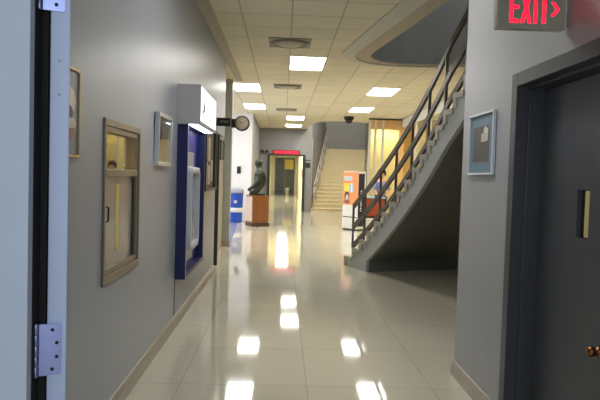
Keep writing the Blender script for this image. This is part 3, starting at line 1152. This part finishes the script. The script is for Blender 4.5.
stt = thing('bronze_statue', 'dark bronze half length statue of a figure facing left on the wooden pedestal', 'statue', (-0.70, 17.18, 0.89))
J = {
    'hip': (0.03, 0, 0.15, (0.17, 0.21)), 'belly': (0.045, 0, 0.32, (0.16, 0.19)), 'chest': (0.045, 0, 0.52, (0.165, 0.21)), 'upper': (0.035, 0, 0.68, (0.145, 0.19)),
    'neck': (0.01, 0, 0.80, 0.082), 'jaw': (-0.02, 0, 0.87, 0.105), 'head': (-0.005, 0, 0.955, 0.140), 'crown': (0.01, 0, 1.04, 0.125), 'nose': (-0.14, 0, 0.93, 0.02), 'brow': (-0.10, 0, 0.985, 0.05),
}
E_ = [('hip', 'belly'), ('belly', 'chest'), ('chest', 'upper'), ('upper', 'neck'), ('neck', 'jaw'), ('jaw', 'head'), ('head', 'crown'), ('head', 'nose')]
J.pop('brow')
for s, k in ((1, 'L'), (-1, 'R')):
    J.update({
        'sh' + k: (0.035, s * 0.21, 0.655, 0.095), 'el' + k: (0.0, s * 0.26, 0.40, 0.080), 'wr' + k: (-0.16, s * 0.15, 0.24, 0.055), 'ha' + k: (-0.245, s * 0.10, 0.185, 0.052), 'fi' + k: (-0.315, s * 0.08, 0.13, 0.040),
        'th' + k: (-0.12, s * 0.12, 0.11, 0.115), 'kn' + k: (-0.27, s * 0.14, 0.085, 0.095)})
    E_ += [('upper', 'sh' + k), ('sh' + k, 'el' + k), ('el' + k, 'wr' + k), ('wr' + k, 'ha' + k), ('ha' + k, 'fi' + k), ('hip', 'th' + k), ('th' + k, 'kn' + k)]
me = skin_mesh('figure', J, E_, 'hip')
obj('figure', me, M['bronze'], stt)
mb = MB()
mb.box(-0.26, 0.20, -0.19, 0.19, 0.0, 0.06)
obj('base', mb, M['bronze'], stt, bevel=0.015)

# ================================================================== RECYCLING BIN, MAT, SWITCH
bn = thing('recycling_bin', 'blue recycling bin with pale lid against the white wall', 'bin', (-1.43, 18.3, 0))
mb = MB()
mb.T = Matrix.Diagonal((1, 1, 1.12, 1))
mb.lathe([(0.19, 0.0), (0.2, 0.02), (0.22, 0.78), (0.225, 0.80)], n=28)
obj('tub', mb, M['bin_blue'], bn)
mb = MB()
mb.T = Matrix.Diagonal((1, 1, 1.12, 1))
mb.lathe([(0.212, 0.28), (0.216, 0.285), (0.22, 0.40), (0.214, 0.405)], n=28)
obj('band', mb, M['white'], bn)
mb = MB()
mb.T = Matrix.Diagonal((1, 1, 1.12, 1))
mb.lathe([(0.235, 0.80), (0.24, 0.83), (0.22, 0.90), (0.13, 0.94), (0.001, 0.95)], n=28)
obj('lid', mb, M['atm_grey'], bn)
mb = MB()
mb.lathe([(0.052, -0.222), (0.052, -0.232), (0.026, -0.232), (0.026, -0.222)], (0, 0, 0.64), axis='y', n=20)
obj('emblem', mb, M['white'], bn)
mb = MB()
mb.prism([(-2.8, 13.0), (-1.13, 13.0), (-1.22, 16.0), (-1.38, 18.0), (-2.8, 18.0)], 'z', 0.0, 0.008)
tag(obj('floor_mat', mb, M['mat_blue']), 'blue grey mat on the floor in front of the blue bin', 'mat')
t = thing('wall_phone', 'small black wall device on the white wall above the bin', 'wall device', (-1.40, 18.8, 1.62))
mb = MB()
mb.box(-0.06, 0.06, -0.05, 0, -0.11, 0.11)
obj('body', mb, M['black'], t, bevel=0.012)
mb = MB()
mb.box(-0.035, 0.035, -0.056, -0.05, 0.0, 0.06)
obj('cover', mb, M['dark_metal'], t)

# ================================================================== BACK WALL THINGS
t = thing('ticker_display', 'red lit ticker display over the back doorway', 'display', (0.115, 24.4, 2.43))
mb = MB()
mb.box(-0.56, 0.56, -0.10, 0, -0.09, 0.10)
cs = obj('case', mb, M['near_black'], t, bevel=0.006)
mb = MB()
mb.box(-0.53, 0.53, -0.104, -0.10, -0.07, 0.08)
obj('screen', mb, M['led_red'], cs)
x = -0.46
while x < 0.45:                                   # a row of glowing letters too small to read
    w_ = random.choice((0.03, 0.045, 0.05))
    mb = MB()
    mb.box(x, x + w_, -0.107, -0.104, -0.02, 0.03)
    obj('lit_character', mb, M['led_pink'], cs)
    x += w_ + random.choice((0.015, 0.015, 0.04))
t = thing('door_plaque', 'dark plaque on the grey wall right of the back doorway', 'plaque', (1.015, 24.4, 1.93))
mb = MB()
mb.box(-0.105, 0.105, -0.02, 0, -0.1, 0.1)
obj('plate', mb, M['plaque'], t, bevel=0.004)
mb = MB()
mb.box(-0.125, 0.125, -0.012, 0, 0.19, 0.215)
obj('name_strip', mb, M['plaque'], t)
t = thing('emergency_light', 'twin headed emergency light high on the wall behind the statue', 'emergency light', (-0.78, 24.4, 2.47))
mb = MB()
mb.box(-0.14, 0.14, -0.07, 0, -0.05, 0.05)
obj('housing', mb, M['atm_grey'], t, bevel=0.01)
for s in (-0.09, 0.09):
    mb = MB()
    mb.lathe([(0.03, -0.07), (0.06, -0.10), (0.065, -0.15), (0.055, -0.155), (0.001, -0.15)], (s, 0, -0.02), axis='y', n=20)
    obj('lamp_head', mb, M['black'], t)

# far corridor
dd = bpy.data.objects.new('door_3', None)
COL.objects.link(dd)
dd.location = (0, 45.85, 0)
dd['kind'] = 'structure'
mb = MB()
mb.box(-0.62, -0.55, -0.1, 0, 0, 2.80)
mb.box(0.80, 0.88, -0.1, 0, 0, 2.80)
mb.box(-0.55, 0.80, -0.1, 0, 2.72, 2.80)
obj('door_frame', mb, M['door_slate'], dd)
mb = MB()
mb.box(-0.55, 0.10, -0.06, 0, 0.01, 2.72)
lf = obj('door_leaf', mb, M['door_slate'], dd)
mb = MB()
for k in range(9):
    mb.box(-0.5, 0.06, -0.075, -0.06, 0.16 + 0.28 * k, 0.36 + 0.28 * k)
obj('louvre', mb, M['dark_door'], lf)
mb = MB()
mb.box(0.12, 0.80, -0.06, 0, 0.01, 1.95)
obj('door_leaf', mb, M['door_dim'], dd)
mb = MB()
mb.box(0.12, 0.80, -0.04, 0, 1.99, 2.72)
obj('transom_panel', mb, M['yellow'], dd)
t = thing('waste_bin', 'small white bin on the floor at the end of the far corridor', 'bin', (0.35, 45.2, 0))
mb = MB()
mb.lathe([(0.16, 0), (0.2, 0.5), (0.205, 0.52), (0.19, 0.52), (0.15, 0.04), (0.001, 0.03)], n=22)
obj('tub', mb, M['white'], t)
mb = MB()
mb.lathe([(0.205, 0.52), (0.212, 0.525), (0.212, 0.55), (0.2, 0.555)], n=22)
obj('rim', mb, M['atm_grey'], t)
t = thing('poster', 'brown and orange poster on the right wall of the far corridor', 'poster', (1.098, 33.5, 1.35))
mb = MB()
mb.box(-0.02, 0, -1.4, 1.6, 0, 0.5)
mb.m = 1
mb.box(-0.024, -0.02, -1.0, 0.4, 0.08, 0.32)
obj('print', mb, [M['photo_brown'], M['orange']], t)
t = thing('light_switch', 'small dark switch on the cream wall inside the back doorway', 'switch', (-0.95, 31.0, 1.55))
mb = MB()
mb.box(0, 0.02, -0.3, 0.3, -0.1, 0.1)
obj('plate', mb, M['plaque'], t)
mb = MB()
mb.box(0.02, 0.035, -0.06, 0.06, -0.03, 0.03)
obj('toggle', mb, M['black'], t)

# ================================================================== KIOSK
ks = thing('advert_kiosk', 'orange and navy advertising kiosk standing near the foot of the near stairs', 'kiosk', (2.105, 16.36, 0), math.atan2(0.38, 0.45))
# local +x runs along the navy side, local +y runs along the orange face (to the left, away)
KH = 1.66
mb = MB()
mb.box(0.0, 0.30, 0.0, 0.58, 0.04, KH)
obj('cabinet', mb, M['white'], ks, bevel=0.006)
mb = MB()
mb.box(0.02, 0.28, 0.02, 0.56, 0, 0.05)
obj('base', mb, M['dark_metal'], ks)
ms = [M['orange'], M['white'], M['sky'], M['yellow'], M['hair'], M['photo_flesh'], M['photo_rust']]
mb = MB()
mb.box(-0.006, 0, 0.0, 0.58, 0.72, KH - 0.02)
for i, (mi, a, b, c, d) in enumerate(((1, 0.24, 0.54, 1.40, 1.52), (2, 0.26, 0.54, 1.42, 1.45), (2, 0.25, 0.52, 1.47, 1.49), (3, 0.3, 0.54, 1.10, 1.32), (2, 0.16, 0.34, 1.08, 1.28), (1, 0.22, 0.27, 1.06, 1.34))):
    mb.m = mi
    mb.box(-0.0075 - 0.0006 * i, -0.006, a, b, c, d)


def disc(mb, mi, y, z, ry, rz, d):
    mb.m = mi
    mb.prism([(y + ry * math.cos(2 * PI * k / 16), z + rz * math.sin(2 * PI * k / 16)) for k in range(16)], 'x', -d, -0.006)


disc(mb, 4, 0.42, 0.96, 0.095, 0.12, 0.011)
disc(mb, 5, 0.41, 0.93, 0.062, 0.085, 0.0125)
disc(mb, 6, 0.41, 0.80, 0.11, 0.06, 0.0135)
obj('advert', mb, ms, ks)
mb = MB()
mb.box(-0.006, 0, 0.0, 0.58, 0.06, 0.70)
mb.m = 1
mb.box(-0.009, -0.006, 0.02, 0.56, 0.36, 0.385)
obj('lower_panel', mb, [M['white'], M['dark_metal']], ks)
mb = MB()
mb.box(0.01, 0.25, -0.006, 0, 0.12, KH - 0.06)
nv = obj('side_advert', mb, M['navy'], ks)
mb = MB()
zz = 0.55
for k in range(9):                                # pale vertical script, unreadable in the photograph
    hgt = (0.05, 0.07, 0.045, 0.06)[k % 4]
    mb.box(0.09, 0.15, -0.0075, -0.006, zz, zz + hgt * 0.45)
    mb.box(0.09 + 0.02 * (k % 3), 0.105 + 0.02 * (k % 3), -0.0075, -0.006, zz, zz + hgt)
    zz += hgt + 0.012
obj('script', mb, M['white'], nv)

# ================================================================== COUNTER AND PERSON
ct = thing('service_counter', 'red orange counter by the shop seen through the stair railing', 'counter', (2.72, 17.0, 0))
mb = MB()
mb.box(-0.30, 0.24, 0, 0.42, 0.38, 0.90)
obj('body', mb, M['red_wood'], ct, bevel=0.004)
mb = MB()
mb.box(-0.31, 0.25, -0.01, 0.43, 0.33, 0.38)
obj('band', mb, M['black'], ct)
mb = MB()
mb.box(-0.30, 0.24, 0.0, 0.42, 0, 0.33)
obj('plinth', mb, M['white'], ct)
mb = MB()
mb.box(-0.33, 0.27, -0.03, 0.45, 0.90, 0.94)
obj('top', mb, M['sky'], ct, bevel=0.006)

ps = thing('person', 'person with dark hair in a grey blue shirt standing behind the counter', 'person', (2.98, 17.75, 0), math.radians(0))
J = {
    'pelvis': (0, 0, 0.94, (0.14, 0.115)), 'waist': (0, 0.0, 1.08, (0.125, 0.10)), 'chest': (0, 0.0, 1.28, (0.15, 0.115)), 'upper': (0, 0, 1.40, (0.115, 0.09)),
    'neck': (0, -0.005, 1.485, 0.05), 'jaw': (0, -0.025, 1.54, 0.064), 'head': (0, -0.012, 1.62, 0.088), 'crown': (0, 0.0, 1.685, 0.068), 'nose': (0, -0.115, 1.585, 0.012),
}
E_ = [('pelvis', 'waist'), ('waist', 'chest'), ('chest', 'upper'), ('upper', 'neck'), ('neck', 'jaw'), ('jaw', 'head'), ('head', 'crown'), ('jaw', 'nose')]
for s, k in ((1, 'L'), (-1, 'R')):
    J.update({'sh' + k: (s * 0.175, 0, 1.375, 0.06), 'el' + k: (s * 0.225, -0.05, 1.12, 0.045), 'wr' + k: (s * 0.15, -0.235, 0.99, 0.03), 'pa' + k: (s * 0.12, -0.31, 0.975, 0.034),
              'hi' + k: (s * 0.09, 0, 0.88, 0.09), 'kn' + k: (s * 0.095, -0.01, 0.48, 0.06), 'an' + k: (s * 0.10, 0.01, 0.09, 0.042), 'to' + k: (s * 0.115, -0.15, 0.035, 0.036)})
    E_ += [('upper', 'sh' + k), ('sh' + k, 'el' + k), ('el' + k, 'wr' + k), ('wr' + k, 'pa' + k), ('pelvis', 'hi' + k), ('hi' + k, 'kn' + k), ('kn' + k, 'an' + k), ('an' + k, 'to' + k)]
    for q in range(5):
        if q < 4:
            a = (q - 1.5) * 0.016
            base = (s * 0.12 + a, -0.335, 0.972, 0.011)
            tip = (s * 0.115 + a * 1.2, -0.385 - 0.012 * (1.5 - abs(q - 1.4)), 0.955, 0.008)
        else:
            base = (s * 0.09, -0.30, 0.968, 0.012)
            tip = (s * 0.07, -0.335, 0.958, 0.009)
        J['fb%d%s' % (q, k)] = base
        J['ft%d%s' % (q, k)] = tip
        E_ += [('pa' + k, 'fb%d%s' % (q, k)), ('fb%d%s' % (q, k), 'ft%d%s' % (q, k))]
obj('body', skin_mesh('body', J, E_, 'pelvis'), M['skin'], ps)
JS = {k: v for k, v in J.items() if k in ('pelvis', 'waist', 'chest', 'upper', 'shL', 'shR', 'elL', 'elR')}
JS = {k: (v[0], v[1], v[2], tuple(r * 1.12 + 0.006 for r in (v[3] if isinstance(v[3], tuple) else (v[3], v[3])))) for k, v in JS.items()}
obj('shirt', skin_mesh('shirt', JS, [('pelvis', 'waist'), ('waist', 'chest'), ('chest', 'upper'), ('upper', 'shL'), ('shL', 'elL'), ('upper', 'shR'), ('shR', 'elR')], 'pelvis'), M['shirt'], ps)
JS = {k: v for k, v in J.items() if k in ('pelvis', 'hiL', 'hiR', 'knL', 'knR', 'anL', 'anR')}
JS = {k: (v[0], v[1], v[2] - (0.02 if k == 'pelvis' else 0), tuple(r * 1.12 + 0.006 for r in (v[3] if isinstance(v[3], tuple) else (v[3], v[3])))) for k, v in JS.items()}
obj('trousers', skin_mesh('trousers', JS, [('pelvis', 'hiL'), ('hiL', 'knL'), ('knL', 'anL'), ('pelvis', 'hiR'), ('hiR', 'knR'), ('knR', 'anR')], 'pelvis'), M['trousers'], ps)
mb = MB()
rings = []
for i in range(9):
    ph = PI * (0.02 + 0.60 * i / 8)
    ring = []
    for k in range(20):
        a = 2 * PI * k / 20
        front = max(0, -math.sin(a))
        zc = math.cos(ph) * 0.155
        lift = front * 0.055 * (i / 8) ** 1.0 * 1.6
        rr = math.sin(ph) * 0.142
        ring.append((rr * math.cos(a), 0.03 + rr * 1.0 * math.sin(a), 1.63 + max(zc, -0.02 * 0 + zc) + lift))
    rings.append(ring)
mb.loft(rings, smooth=True)
obj('hair', mb, M['hair'], ps)
for s in (1, -1):
    mb = MB()
    mb.lathe([(0.001, -0.0), (0.008, 0.002), (0.011, 0.008), (0.008, 0.014), (0.001, 0.016)], (s * 0.033, -0.104, 1.607), axis='y', n=10)
    obj('eye', mb, M['black'], ps)

# ================================================================== SHOP FRONT
sf = thing('shop_front', 'glazed amber lit shop front along the right side behind the near stairs', 'shop front', (3.8, 19.0, 0))
mb = MB()
mb.box(-0.02, 0.06, -8.5, -0.12, 3.14, CH - 0.02)                 # header along the hall
obj('header', mb, M['white'], sf)
mb = MB()
mb.box(-1.08, -0.1, -0.03, 0.05, 3.06, 3.36)              # header over the bay
obj('header', mb, M['shop_wood'], sf)
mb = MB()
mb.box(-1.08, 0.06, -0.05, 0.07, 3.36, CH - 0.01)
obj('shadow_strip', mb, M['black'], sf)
for y in (-8.4, -6.8, -5.2, -3.6, -2.0):
    mb = MB()
    mb.box(-0.03, 0.05, y - 0.03, y + 0.03, 0, 3.14)
    obj('mullion', mb, M['alu'], sf)
    if y > -8:
        mb = MB()
        mb.box(0.004, 0.016, y - 1.56, y - 0.04, 0.1, 3.12)
        obj('glass_pane', mb, M['glass'], sf)
for x in (-1.05, -0.86, -0.62):
    mb = MB()
    mb.box(x - 0.035, x + 0.035, -0.035, 0.045, 0, 3.36)
    obj('mullion', mb, M['alu'], sf)
mb = MB()
mb.box(-1.01, -0.66, 0.0, 0.01, 0.1, 3.06)
obj('glass_pane', mb, M['glass'], sf)
mb = MB()
mb.box(-1.06, -1.05, 0.05, 0.9, 0.1, 3.3)
obj('glass_pane', mb, M['glass'], sf)
mb = MB()
mb.box(-0.58, -0.1, 0.0, 0.01, 0.1, 3.06)
obj('glass_pane', mb, M['glass'], sf)
mb = MB()
mb.box(-0.10, 0.06, -0.06, 0.06, 0, 3.36)
obj('corner_post', mb, M['shop_wood'], sf)
mb = MB()
mb.box(-0.02, 0.06, -8.5, -0.1, 0, 0.10)
mb.box(-1.08, -0.1, -0.02, 0.06, 0, 0.10)
obj('sill', mb, M['alu'], sf)
# back of the bay
mb = MB()
mb.box(2.84, 3.9, 19.9, 20.0, 0, CH)
mb.box(3.8, 3.9, 20.0, 22.2, 0, CH)
mb.box(3.9, 8.05, 22.2, 22.3, 0, CH)
struct('wall_shop_back', mb, M['shop_wall'])


def shelf_unit(loc, rz, label, goods_label, seed, mats, w=1.5, group=None):
    rnd = random.Random(seed)
    t = thing('display_shelf', label, 'shelf', loc, rz)
    mb = MB()
    mb.box(-w / 2, -w / 2 + 0.03, 0, 0.36, 0, 2.3)
    mb.box(w / 2 - 0.03, w / 2, 0, 0.36, 0, 2.3)
    mb.box(-w / 2 + 0.03, w / 2 - 0.03, 0.34, 0.36, 0, 2.3)
    obj('carcass', mb, M['shop_wood'], t)
    zs = [0.1, 0.62, 1.14, 1.66]
    for z in zs:
        mb = MB()
        mb.box(-w / 2 + 0.03, w / 2 - 0.03, 0.0, 0.34, z, z + 0.025)
        obj('shelf_board', mb, M['white'], t)
    c, s = math.cos(rz), math.sin(rz)
    for zi, z in enumerate(zs):
        x = -w / 2 + 0.08
        while x < w / 2 - 0.3:
            bw, bh, bd = rnd.uniform(0.16, 0.24), rnd.uniform(0.2, 0.4), rnd.uniform(0.15, 0.26)
            mb = MB()
            mb.box(0, bw, 0, bd, 0, bh)
            o = obj('box', mb, rnd.choice(mats), bevel=0.004)
            lx, ly_ = x, 0.03
            o.location = (loc[0] + lx * c - ly_ * s, loc[1] + lx * s + ly_ * c, z + 0.025)
            o.rotation_euler = (0, 0, rz)
            tag(o, goods_label, 'box', 'boxed goods on the shop shelves')
            x += bw + rnd.uniform(0.03, 0.12)
    return t


shelf_unit((5.6, 16.2, 0), -PI / 2, 'wooden display shelf inside the shop behind the stair railing', 'boxed item on the wooden shop shelves behind the stairs', 3, [M['white'], M['orange'], M['photo_rust'], M['white'], M['yellow']], 2.0)
shelf_unit((5.3, 13.0, 0), -PI / 2, 'wooden display shelf in the shop nearest the top of the stair railing', 'boxed item on the wooden shop shelves behind the stairs', 5, [M['white'], M['white'], M['orange'], M['sky'], M['photo_pale']], 2.0)
